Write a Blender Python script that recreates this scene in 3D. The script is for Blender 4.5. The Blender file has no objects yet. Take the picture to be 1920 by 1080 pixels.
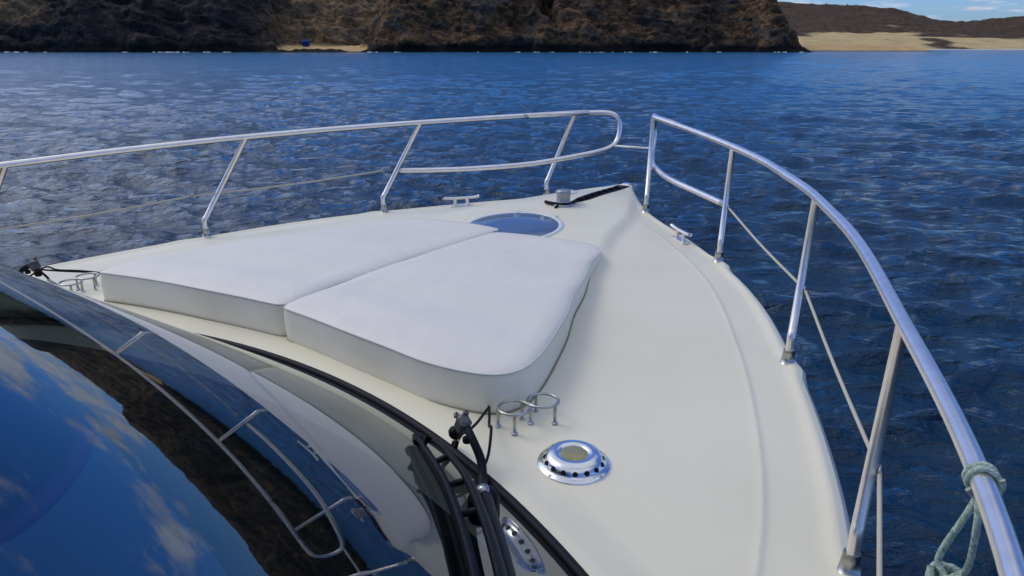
import bpy, math, random
import numpy as np
from mathutils import Vector
random.seed(4)
R = math.radians
scene = bpy.context.scene
COL = scene.collection
K = 1.25                      # boat drawing units to metres
YAW = 0.5482                  # heading of the view, to port of the bow
ZW = -1.45                    # water level

# ------------------------------------------------------------------ camera
cd = bpy.data.cameras.new('camera'); cam = bpy.data.objects.new('camera', cd); COL.objects.link(cam)
cd.sensor_width = 36; cd.lens = 26.85; cd.clip_start = .03; cd.clip_end = 6000
cam.location = (1.766*K, 0, 1.0*K)
cam.rotation_euler = (R(90) - math.atan2(460, 1432), 0, YAW)
scene.camera = cam

# ------------------------------------------------------------------ world and sun
SUN_EL, SUN_AZ = R(48), YAW + R(62)       # sun ahead to the left, behind thin cloud
world = bpy.data.worlds.new('World'); scene.world = world; world.use_nodes = True
nt = world.node_tree; N = nt.nodes; L = nt.links; N.clear()
def wn(t, **k):
    n = N.new(t)
    for a, v in k.items(): setattr(n, a, v)
    return n
out = wn('ShaderNodeOutputWorld'); bg = wn('ShaderNodeBackground')
sky = wn('ShaderNodeTexSky'); sky.sky_type = 'NISHITA'; sky.sun_disc = False
sky.sun_elevation = SUN_EL; sky.sun_rotation = -SUN_AZ; sky.air_density = 1.0; sky.dust_density = .6; sky.ozone_density = 3.0
tc = wn('ShaderNodeTexCoord'); sep = wn('ShaderNodeSeparateXYZ'); L.new(tc.outputs['Generated'], sep.inputs[0])
def wm(op, a, b=None, c=None, clamp=False):
    n = wn('ShaderNodeMath', operation=op); n.use_clamp = clamp
    for i, v in enumerate((a, b, c)):
        if v is None: continue
        if isinstance(v, (int, float)): n.inputs[i].default_value = v
        else: L.new(v, n.inputs[i])
    return n.outputs[0]
zc = wm('ADD', wm('MAXIMUM', sep.outputs[2], 0.0), 0.13)
px = wm('DIVIDE', sep.outputs[0], zc); py = wm('DIVIDE', sep.outputs[1], zc)
cmb = wn('ShaderNodeCombineXYZ'); L.new(px, cmb.inputs[0]); L.new(py, cmb.inputs[1]); cmb.inputs[2].default_value = 3.7
no = wn('ShaderNodeTexNoise'); no.inputs['Scale'].default_value = 1.5; no.inputs['Detail'].default_value = 9; no.inputs['Roughness'].default_value = .58
L.new(cmb.outputs[0], no.inputs['Vector'])
no2 = wn('ShaderNodeTexNoise'); no2.inputs['Scale'].default_value = 3.1; no2.inputs['Detail'].default_value = 8; no2.inputs['Roughness'].default_value = .6
L.new(cmb.outputs[0], no2.inputs['Vector'])
# thin bright veil round the sun's side
dotn = wn('ShaderNodeVectorMath', operation='DOT_PRODUCT'); L.new(tc.outputs['Generated'], dotn.inputs[0])
vaz = YAW + R(60); dotn.inputs[1].default_value = (-math.sin(vaz)*math.cos(R(28)), math.cos(vaz)*math.cos(R(28)), math.sin(R(28)))
veil = wn('ShaderNodeMapRange'); veil.interpolation_type = 'SMOOTHSTEP'
veil.inputs['From Min'].default_value = .70; veil.inputs['From Max'].default_value = 1.0; L.new(dotn.outputs['Value'], veil.inputs['Value'])
dens = wm('ADD', no.outputs[0], wm('MULTIPLY', veil.outputs[0], .19))
# the overhead and the stern side are clouded over
over = wn('ShaderNodeMapRange'); over.interpolation_type = 'SMOOTHSTEP'; over.inputs['From Min'].default_value = .45; over.inputs['From Max'].default_value = .85
L.new(sep.outputs[2], over.inputs['Value'])
dens = wm('ADD', dens, wm('MULTIPLY', over.outputs[0], .14))
cr = wn('ShaderNodeMapRange'); cr.interpolation_type = 'SMOOTHSTEP'; cr.inputs['From Min'].default_value = .515; cr.inputs['From Max'].default_value = .64
L.new(dens, cr.inputs['Value'])
shade = wn('ShaderNodeMapRange'); shade.inputs['From Min'].default_value = .3; shade.inputs['From Max'].default_value = .7
shade.inputs['To Min'].default_value = 5.0; shade.inputs['To Max'].default_value = 9.5; L.new(no2.outputs[0], shade.inputs['Value'])
bright = wm('MULTIPLY', shade.outputs[0], wm('ADD', 1.0, wm('MULTIPLY', veil.outputs[0], 1.0)))
cc = wn('ShaderNodeVectorMath', operation='SCALE'); cc.inputs[0].default_value = (.80, .87, 1.03); L.new(bright, cc.inputs['Scale'])
mx = wn('ShaderNodeMix', data_type='RGBA'); L.new(wm('MULTIPLY', cr.outputs[0], .93), mx.inputs['Factor'])
tint = wn('ShaderNodeMix', data_type='RGBA', blend_type='MULTIPLY'); tint.inputs['Factor'].default_value = 1; tz = wn('ShaderNodeMapRange'); tz.interpolation_type = 'SMOOTHSTEP'; tz.inputs['From Min'].default_value = .03; tz.inputs['From Max'].default_value = .20; L.new(sep.outputs[2], tz.inputs['Value'])
tm = wn('ShaderNodeMix', data_type='RGBA'); tm.inputs['A'].default_value = (.56, .84, 1.40, 1); tm.inputs['B'].default_value = (.22, .64, 1.42, 1); L.new(tz.outputs[0], tm.inputs['Factor']); L.new(tm.outputs['Result'], tint.inputs['B']); L.new(sky.outputs[0], tint.inputs['A']); L.new(tint.outputs['Result'], mx.inputs['A']); L.new(cc.outputs[0], mx.inputs['B'])
L.new(mx.outputs['Result'], bg.inputs[0]); bg.inputs[1].default_value = .09
L.new(bg.outputs[0], out.inputs[0])

sl = bpy.data.lights.new('sun', 'SUN'); sl.energy = .75; sl.angle = R(26); sl.color = (1, .92, .80)
sun = bpy.data.objects.new('sun', sl); COL.objects.link(sun)
sd = Vector((-math.sin(SUN_AZ)*math.cos(SUN_EL), math.cos(SUN_AZ)*math.cos(SUN_EL), math.sin(SUN_EL)))
sun.rotation_euler = sd.to_track_quat('Z', 'Y').to_euler()
sun.location = sd*60
vs = scene.view_settings
vs.view_transform = 'Standard'; vs.look = 'None'; vs.gamma = 1; vs.exposure = .2

# ------------------------------------------------------------------ materials
def mat(name, col, rough=.5, metal=0., bump=0., bscale=20., var=0., vscale=3., vcol=None, spec=.5, coat=0., detail=6, bdist=.01, aniso=None):
    m = bpy.data.materials.new(name); m.use_nodes = True
    t = m.node_tree; n = t.nodes; p = n['Principled BSDF']
    p.inputs['Base Color'].default_value = (*col, 1); p.inputs['Roughness'].default_value = rough
    p.inputs['Metallic'].default_value = metal; p.inputs['Specular IOR Level'].default_value = spec
    p.inputs['Coat Weight'].default_value = coat
    co = n.new('ShaderNodeTexCoord')
    src = co.outputs['Object']
    if aniso:
        mp = n.new('ShaderNodeMapping'); mp.inputs['Scale'].default_value = aniso; t.links.new(src, mp.inputs[0]); src = mp.outputs[0]
    if var:
        nz = n.new('ShaderNodeTexNoise'); nz.inputs['Scale'].default_value = vscale; nz.inputs['Detail'].default_value = detail
        t.links.new(src, nz.inputs['Vector'])
        mr = n.new('ShaderNodeMapRange'); mr.inputs['From Min'].default_value = .35; mr.inputs['From Max'].default_value = .7
        t.links.new(nz.outputs[0], mr.inputs[0])
        mi = n.new('ShaderNodeMix'); mi.data_type = 'RGBA'
        mi.inputs['A'].default_value = (*col, 1); mi.inputs['B'].default_value = (*(vcol or [c*(1-var) for c in col]), 1)
        t.links.new(mr.outputs[0], mi.inputs['Factor']); t.links.new(mi.outputs['Result'], p.inputs['Base Color'])
    if bump:
        nb = n.new('ShaderNodeTexNoise'); nb.inputs['Scale'].default_value = bscale; nb.inputs['Detail'].default_value = 4
        t.links.new(src, nb.inputs['Vector'])
        b = n.new('ShaderNodeBump'); b.inputs['Strength'].default_value = bump; b.inputs['Distance'].default_value = bdist
        t.links.new(nb.outputs[0], b.inputs['Height']); t.links.new(b.outputs[0], p.inputs['Normal'])
    return m
M = {}
M['gel'] = mat('gelcoat_deck', (.80, .75, .585), .45, bump=.4, bscale=330, var=.08, vscale=1.7, vcol=(.74, .685, .52), bdist=.002)
M['hull'] = mat('gelcoat_hull', (.74, .75, .72), .22, coat=.3)
M['vinyl'] = mat('vinyl_cushion', (.75, .70, .63), .55, bump=.5, bscale=6, var=.05, vscale=3, vcol=(.71, .665, .60), bdist=.02)
M['vinylside'] = mat('vinyl_border', (.82, .79, .69), .55, bump=.3, bscale=9, var=.12, vscale=2.5, vcol=(.75, .71, .58), bdist=.012)
M['pipe'] = mat('cushion_piping', (.55, .57, .56), .6)
M['steel'] = mat('polished_steel', (.90, .84, .79), .33, 1., bump=.05, bscale=60, var=.12, vscale=25, bdist=.002)
M['steel2'] = mat('dull_steel', (.5, .5, .48), .33, 1., var=.3, vscale=40)
M['chrome'] = mat('chrome', (.78, .77, .78), .19, 1.)
M['rubber'] = mat('black_rubber', (.006, .006, .012), .6, spec=.2, bump=.2, bscale=80, bdist=.003)
M['black'] = mat('black_plastic', (.004, .004, .006), .55, spec=.15)
M['dgrey'] = mat('grey_fitting', (.09, .09, .095), .5, var=.3, vscale=60)
M['capst'] = mat('capstan_grey', (.33, .35, .37), .35, .6)
M['yellow'] = mat('aged_vent_insert', (.30, .27, .12), .35, var=.25, vscale=50, coat=.4)
M['cord'] = mat('cream_lifeline', (.50, .46, .36), .7, bump=.5, bscale=200, bdist=.002)
M['dash'] = mat('sky_reflection_blue', (.17, .36, .66), .8, var=.2, vscale=4)  # blue pushed up to strengthen the sky seen in the windscreen
M['cowl'] = mat('navy_cowl', (.003, .008, .09), .6)
M['trimp'] = mat('purple_trim', (.16, .05, .30), .6)
M['dark'] = mat('dark_cabin_lining', (.030, .036, .032), .8)
M['blue'] = mat('blue_canvas', (.02, .06, .35), .8)
M['post'] = mat('dark_timber', (.03, .022, .016), .9)
M['caulk'] = mat('pale_caulk', (.80, .78, .68), .6)
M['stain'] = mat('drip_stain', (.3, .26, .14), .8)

# hatch acrylic: smooth blue-grey plastic
M['acrylic'] = mat('blue_acrylic', (.09, .13, .22), .16, spec=.7)
# tinted glass
g = bpy.data.materials.new('tinted_glass'); g.use_nodes = True; t = g.node_tree; t.nodes.clear()
o_ = t.nodes.new('ShaderNodeOutputMaterial'); fr = t.nodes.new('ShaderNodeFresnel'); fr.inputs[0].default_value = 1.8
gl = t.nodes.new('ShaderNodeBsdfGlossy'); gl.inputs['Roughness'].default_value = .012; gl.inputs['Color'].default_value = (.92, .96, 1, 1)
tr = t.nodes.new('ShaderNodeBsdfTransparent'); tr.inputs['Color'].default_value = (.55, .62, .66, 1)
gn = t.nodes.new('ShaderNodeTexNoise'); gn.inputs['Scale'].default_value = 3.5; gn.inputs['Detail'].default_value = 8; gc = t.nodes.new('ShaderNodeTexCoord'); t.links.new(gc.outputs['Object'], gn.inputs['Vector'])
gm = t.nodes.new('ShaderNodeMapRange'); gm.inputs['From Min'].default_value = .45; gm.inputs['From Max'].default_value = .8; gm.inputs['To Min'].default_value = .008; gm.inputs['To Max'].default_value = .035; t.links.new(gn.outputs[0], gm.inputs[0]); t.links.new(gm.outputs[0], gl.inputs['Roughness'])
mxs = t.nodes.new('ShaderNodeMixShader'); t.links.new(fr.outputs[0], mxs.inputs[0]); t.links.new(tr.outputs[0], mxs.inputs[1]); t.links.new(gl.outputs[0], mxs.inputs[2])
t.links.new(mxs.outputs[0], o_.inputs[0]); M['glass'] = g
# braided rope: white with green flecks, along the tube's own UV
m = bpy.data.materials.new('braided_rope'); m.use_nodes = True; t = m.node_tree; p = t.nodes['Principled BSDF']; p.inputs['Roughness'].default_value = .8
uv = t.nodes.new('ShaderNodeUVMap'); uv.uv_map = 'UVMap'
mp = t.nodes.new('ShaderNodeMapping'); mp.inputs['Rotation'].default_value = (0, 0, R(38)); mp.inputs['Scale'].default_value = (.5, .42, 1); t.links.new(uv.outputs[0], mp.inputs[0])
ck = t.nodes.new('ShaderNodeTexBrick'); ck.inputs['Color1'].default_value = (.62, .72, .60, 1); ck.inputs['Color2'].default_value = (.01, .15, .09, 1); ck.inputs['Mortar'].default_value = (.34, .42, .34, 1)
ck.inputs['Scale'].default_value = 1.0; ck.inputs['Bias'].default_value = -.12; ck.inputs['Mortar Size'].default_value = .05
t.links.new(mp.outputs[0], ck.inputs[0]); t.links.new(ck.outputs[0], p.inputs['Base Color'])
bb = t.nodes.new('ShaderNodeBump'); bb.inputs['Strength'].default_value = .6; bb.inputs['Distance'].default_value = .003; t.links.new(ck.outputs['Fac'], bb.inputs['Height']); bb.invert = True; t.links.new(bb.outputs[0], p.inputs['Normal'])
M['rope'] = m

# ------------------------------------------------------------------ mesh helpers
ORIG = {}
class MB:
    """collects shapes in boat drawing units (scaled by K on build) or metres (k=1)"""
    def __init__(s, k=K): s.v = []; s.f = []; s.mi = []; s.uv = []; s.k = k; s.sm = []
    def add(s, vs, fs, mi=0, uvs=None, smooth=True):
        b = len(s.v); s.v += [tuple(map(float, q)) for q in vs]
        for i, f in enumerate(fs):
            s.f.append([b+j for j in f]); s.mi.append(mi); s.sm.append(smooth)
            s.uv.append(uvs[i] if uvs else [(0, 0)]*len(f))
    def box(s, c, d, rz=0, tilt=0, mi=0, ch=.15):
        """box with chamfered vertical and top edges; c centre, d full sizes"""
        hx, hy, hz = d[0]/2, d[1]/2, d[2]/2; e = ch*min(d); rings = []
        for z, o in ((-hz, e), (-hz+e, 0), (hz-e, 0), (hz, e)):
            x, y = hx-o, hy-o
            rings.append([(x, y-e, z), (x, -y+e, z), (x-e, -y, z), (-x+e, -y, z), (-x, -y+e, z), (-x, y-e, z), (-x+e, y, z), (x-e, y, z)])
        vs = [q for r in rings for q in r]
        ct, st_ = math.cos(tilt), math.sin(tilt); cz, sz = math.cos(rz), math.sin(rz)
        o = []
        for x, y, z in vs:
            x, z = x*ct+z*st_, -x*st_+z*ct; x, y = x*cz-y*sz, x*sz+y*cz
            o.append((x+c[0], y+c[1], z+c[2]))
        fs = [[i*8+j, (i+1)*8+j, (i+1)*8+(j+1) % 8, i*8+(j+1) % 8] for i in range(3) for j in range(8)]
        fs += [list(range(8)), list(range(31, 23, -1))]
        s.add(o, fs, mi, smooth=False)
    def tube(s, pts, r, n=12, mi=0, sub=6, closed=False, cap=True, flat=1.0):
        P = smooth(pts, sub, closed) if sub > 1 else [Vector(p) for p in pts]
        m = len(P); rings = []; up = Vector((0, 0, 1)); prev = None; L_ = 0; Ls = [0]
        for i in range(m):
            if closed: T = P[(i+1) % m]-P[i-1]
            else: T = P[min(i+1, m-1)]-P[max(i-1, 0)]
            T.normalize()
            if prev is None:
                a = T.cross(up if abs(T.z) < .9 else Vector((1, 0, 0))).normalized()
            else: a = (prev-T*prev.dot(T)).normalized()
            prev = a; b = T.cross(a)
            rr = r[0]+(r[1]-r[0])*i/(m-1) if isinstance(r, tuple) else r
            rings += [P[i]+a*(rr*math.cos(2*math.pi*j/n))+b*(rr*flat*math.sin(2*math.pi*j/n)) for j in range(n)]
            if i: L_ += (P[i]-P[i-1]).length; Ls.append(L_)
        r0 = r[0] if isinstance(r, tuple) else r
        fs = []; uvs = []
        for i in range(m if closed else m-1):
            k2 = (i+1) % m; l0 = Ls[i]/(r0*2*math.pi)*4; l1 = (Ls[i+1] if i+1 < m else L_+(P[0]-P[-1]).length)/(r0*2*math.pi)*4
            for j in range(n):
                fs.append([i*n+j, k2*n+j, k2*n+(j+1) % n, i*n+(j+1) % n][::-1])
                uvs.append([(j/n*4, l0), (j/n*4, l1), ((j+1)/n*4, l1), ((j+1)/n*4, l0)][::-1])
        if cap and not closed:
            fs += [list(range(n)), list(range(m*n-1, (m-1)*n-1, -1))]; uvs += [[(0, 0)]*n]*2
        s.add(rings, fs, mi, uvs)
    def lathe(s, prof, c, n=40, mi=0, sx=1, sy=1, tilt=(0, 0)):
        vs = []; m = len(prof)
        for r, z in prof:
            for j in range(n):
                a = 2*math.pi*j/n; x, y = r*sx*math.cos(a), r*sy*math.sin(a)
                vs.append((c[0]+x, c[1]+y, c[2]+z+tilt[0]*x+tilt[1]*y))
        fs = [[i*n+j, i*n+(j+1) % n, (i+1)*n+(j+1) % n, (i+1)*n+j] for i in range(m-1) for j in range(n)]
        if prof[-1][0] > 1e-5: fs.append([(m-1)*n+j for j in range(n)])
        s.add(vs, fs, mi)
    def grid(s, A, mi=0, flip=False):
        """A[i][j] array of points"""
        n, m = len(A), len(A[0]); vs = [q for r in A for q in r]
        fs = [[i*m+j, i*m+j+1, (i+1)*m+j+1, (i+1)*m+j] for i in range(n-1) for j in range(m-1)]
        if flip: fs = [f[::-1] for f in fs]
        s.add(vs, fs, mi)
    def build(s, name, mats, parent=None, origin=None, autosmooth=None):
        """origin in boat units; vertices are stored relative to it"""
        if not isinstance(mats, (list, tuple)): mats = [mats]
        o0 = Vector(origin)*s.k if origin is not None else (ORIG[parent.name] if parent else Vector((0, 0, 0)))
        me = bpy.data.meshes.new(name)
        me.from_pydata([tuple(Vector(q)*s.k-o0) for q in s.v], [], s.f)
        for mm in mats: me.materials.append(mm)
        me.polygons.foreach_set('material_index', s.mi); me.polygons.foreach_set('use_smooth', s.sm)
        ul = me.uv_layers.new(name='UVMap'); ul.data.foreach_set('uv', [c for f in s.uv for q in f for c in q])
        me.update()
        ob = bpy.data.objects.new(name, me); COL.objects.link(ob)
        if autosmooth:
            me.shade_smooth(); me.set_sharp_from_angle(angle=R(autosmooth))
        if parent: ob.parent = parent; ob.location = o0-ORIG[parent.name]
        else: ob.location = o0
        ORIG[ob.name] = o0
        return ob
def smooth(pts, sub=6, closed=False):
    P = [Vector(p) for p in pts]; n = len(P)
    if n < 3 and not closed: return P
    o = []
    for i in range(n if closed else n-1):
        if closed: a, b, c, d = P[i-1], P[i], P[(i+1) % n], P[(i+2) % n]
        else: b, c = P[i], P[i+1]; a = P[i-1] if i else b*2-c; d = P[i+2] if i+2 < n else c*2-b
        for k in range(sub):
            u = k/sub
            # centripetal-like: plain Catmull-Rom
            o.append(.5*((2*b)+(c-a)*u+(2*a-5*b+4*c-d)*u*u+(3*b-a-3*c+d)*u**3))
    if not closed: o.append(P[-1])
    return o
def tag(o, label=None, cat=None, group=None, kind=None):
    if label: o['label'] = label
    if cat: o['category'] = cat
    if group: o['group'] = group
    if kind: o['kind'] = kind
    return o
def empty(name, loc, parent=None):
    o = bpy.data.objects.new(name, None); COL.objects.link(o); o.empty_display_size = .2
    l = Vector(loc); o.location = l-(ORIG[parent.name] if parent else Vector((0, 0, 0))); o.parent = parent; ORIG[o.name] = l; return o
def sstep(x, a, b):
    t_ = np.clip((x-a)/(b-a), 0, 1); return t_*t_*(3-2*t_)

# ------------------------------------------------------------------ numpy noise
def hashg(ix, iy, seed):
    h = (ix.astype(np.int64)*374761393+iy.astype(np.int64)*668265263+seed*1442695041) & 0xffffffff
    h = ((h ^ (h >> 13))*1274126177) & 0xffffffff
    return ((h ^ (h >> 16)) & 0xffff)/65535.
def vnoise(x, y, seed=0):
    ix, iy = np.floor(x), np.floor(y); fx, fy = x-ix, y-iy
    fx = fx*fx*fx*(fx*(fx*6-15)+10); fy = fy*fy*fy*(fy*(fy*6-15)+10)
    a, b, c, d = hashg(ix, iy, seed), hashg(ix+1, iy, seed), hashg(ix, iy+1, seed), hashg(ix+1, iy+1, seed)
    return (a*(1-fx)+b*fx)*(1-fy)+(c*(1-fx)+d*fx)*fy
def fbm(x, y, o=5, seed=0, ridge=False, g=.5):
    s, a, t_ = 0., 1., 0.
    for i in range(o):
        v = vnoise(x, y, seed+i*17)
        if ridge: v = 1-abs(2*v-1)
        s = s+v*a; t_ += a; a *= g; x, y = x*2.03+13.1, y*2.03+7.7
    return s/t_
def np_mesh(name, X, Y, Z, mats, attrs=None, smooth=True):
    n, m = X.shape; me = bpy.data.meshes.new(name)
    co = np.stack([X, Y, Z], -1).reshape(-1, 3).astype(np.float32)
    idx = np.arange(n*m).reshape(n, m)
    q = np.stack([idx[:-1, :-1], idx[:-1, 1:], idx[1:, 1:], idx[1:, :-1]], -1).reshape(-1, 4)
    me.vertices.add(len(co)); me.vertices.foreach_set('co', co.ravel())
    me.loops.add(q.size); me.loops.foreach_set('vertex_index', q.ravel().astype(np.int32))
    me.polygons.add(len(q)); me.polygons.foreach_set('loop_start', (np.arange(len(q))*4).astype(np.int32))
    me.polygons.foreach_set('loop_total', np.full(len(q), 4, np.int32))
    me.update(calc_edges=True)
    me.polygons.foreach_set('use_smooth', np.full(len(q), smooth))
    for mm in (mats if isinstance(mats, (list, tuple)) else [mats]): me.materials.append(mm)
    for k_, v_ in (attrs or {}).items():
        a = me.attributes.new(k_, 'FLOAT', 'POINT'); a.data.foreach_set('value', np.broadcast_to(v_, X.shape).ravel().astype(np.float32))
    ob = bpy.data.objects.new(name, me); COL.objects.link(ob); return ob

# ------------------------------------------------------------------ sea
def sea_material():
    m = bpy.data.materials.new('sea_water'); m.use_nodes = True; t = m.node_tree; n = t.nodes; p = n['Principled BSDF']
    co = n.new('ShaderNodeTexCoord')
    at = n.new('ShaderNodeAttribute'); at.attribute_name = 'shallow'
    nz = n.new('ShaderNodeTexNoise'); nz.inputs['Scale'].default_value = .05; nz.inputs['Detail'].default_value = 4; t.links.new(co.outputs['Object'], nz.inputs['Vector'])
    mr = n.new('ShaderNodeMapRange'); mr.inputs['From Min'].default_value = .42; mr.inputs['From Max'].default_value = .62; t.links.new(nz.outputs[0], mr.inputs[0])
    mu = n.new('ShaderNodeMath'); mu.operation = 'MULTIPLY'; t.links.new(mr.outputs[0], mu.inputs[0]); t.links.new(at.outputs['Fac'], mu.inputs[1])
    mi = n.new('ShaderNodeMix'); mi.data_type = 'RGBA'; mi.inputs['A'].default_value = (.001, .038, .13, 1); mi.inputs['B'].default_value = (.0, .13, .17, 1)
    t.links.new(mu.outputs[0], mi.inputs['Factor'])
    ba = n.new('ShaderNodeAttribute'); ba.attribute_name = 'sky_sheen'; md = n.new('ShaderNodeMix'); md.data_type = 'RGBA'; md.inputs['A'].default_value = (.0006, .025, .058, 1); md.inputs['B'].default_value = (.012, .14, .33, 1)  # base colour lightens with distance, painting in the sky's reflected brightness
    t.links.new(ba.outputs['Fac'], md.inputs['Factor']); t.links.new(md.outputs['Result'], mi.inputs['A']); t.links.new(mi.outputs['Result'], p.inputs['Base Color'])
    fa = n.new('ShaderNodeAttribute'); fa.attribute_name = 'far'; rr = n.new('ShaderNodeMapRange'); rr.inputs['To Min'].default_value = .06; rr.inputs['To Max'].default_value = .12; t.links.new(fa.outputs['Fac'], rr.inputs[0]); t.links.new(rr.outputs[0], p.inputs['Roughness']); p.inputs['IOR'].default_value = 1.34
    mp = n.new('ShaderNodeMapping'); mp.inputs['Scale'].default_value = (.55, 1, 1); mp.inputs['Rotation'].default_value = (0, 0, R(-12)); t.links.new(co.outputs['Object'], mp.inputs[0])
    prev = None
    for sc, di, det, st_ in ((1.3, .28, 3, .8), (3.6, .20, 6, 1.), (11, .03, 4, .6)):
        nb = n.new('ShaderNodeTexNoise'); nb.inputs['Scale'].default_value = sc; nb.inputs['Detail'].default_value = det; nb.inputs['Roughness'].default_value = .55; nb.inputs['Distortion'].default_value = .15
        t.links.new(mp.outputs[0], nb.inputs['Vector'])
        b = n.new('ShaderNodeBump'); b.inputs['Strength'].default_value = st_; b.inputs['Distance'].default_value = di; t.links.new(nb.outputs[0], b.inputs['Height'])
        if prev: t.links.new(prev.outputs[0], b.inputs['Normal'])
        prev = b
    t.links.new(prev.outputs[0], p.inputs['Normal'])
    return m
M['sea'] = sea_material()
rows = [1.2]
while rows[-1] < 420: rows.append(rows[-1]*1.0055+.003)
rows = np.array(rows+[500, 650, 900, 1500, 3000, 5500]); th = np.linspace(-R(62), R(62), 960)
D, TH = np.meshgrid(rows, th, indexing='ij'); XX = D*np.sin(TH); YY = D*np.cos(TH); cell = np.maximum(D*.0055, D*(th[1]-th[0])); ZZ = np.zeros_like(XX); DX = np.zeros_like(XX); DY = np.zeros_like(XX)
rg = np.random.default_rng(5)
warpx = XX+1.6*fbm(XX/7, YY/7, 3, 3); warpy = YY+1.6*fbm(XX/6+9, YY/6, 3, 8)
env = .45+1.1*fbm(XX/5+3, YY/4, 4, 21)
for lam in np.geomspace(.20, 4.5, 84):
    k_ = 2*math.pi/lam; dr = R(90)+rg.normal()*R(30)+R(-14); ak = .040*(1 if lam < 1.2 else (1.2/lam)**1.15)
    if lam < .5: ak *= .8
    fade = np.clip((lam/(cell*2.4)-1), 0, 1)
    cx_, cy_ = math.cos(dr), math.sin(dr); ph = k_*(cx_*warpx+cy_*warpy)+rg.uniform(0, 6.28)
    A = ak/k_*fade*env
    ZZ += A*np.sin(ph); DX -= -A*cx_*np.cos(ph)*.7; DY -= -A*cy_*np.cos(ph)*.7
ZZ *= (YY < 900)
shal = sstep(YY, 195, 238)
sea = np_mesh('sea', XX+DX, YY+DY, ZZ, M['sea'], {'shallow': shal, 'sky_sheen': sstep(np.log(D), math.log(14), math.log(140)), 'far': sstep(np.log(D), math.log(12), math.log(160))})
sea.rotation_euler = (0, 0, YAW); sea.location = (cam.location.x, cam.location.y, ZW); tag(sea, kind='structure')
# open water behind and beside the boat, same surface a little lower at the seam
a2 = np.linspace(R(62)-.003, 2*math.pi-R(62)+.003, 120); r2 = np.array([1.2, 3, 8, 20, 60, 200, 800, 5500])
D2, T2 = np.meshgrid(r2, a2, indexing='ij')
s2 = np_mesh('sea', D2*np.sin(T2), D2*np.cos(T2), np.full_like(D2, -.004), M['sea'], {'shallow': np.zeros_like(D2)})
s2.rotation_euler = sea.rotation_euler; s2.location = sea.location; tag(s2, kind='structure')
a3 = np.linspace(0, 2*math.pi, 60); D3, T3 = np.meshgrid([0.001, 1.3], a3, indexing='ij')
s3 = np_mesh('sea', D3*np.sin(T3), D3*np.cos(T3), np.full_like(D3, -.012), M['sea'], {'shallow': np.zeros_like(D3)})
s3.rotation_euler = sea.rotation_euler; s3.location = sea.location; tag(s3, kind='structure')

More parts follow.
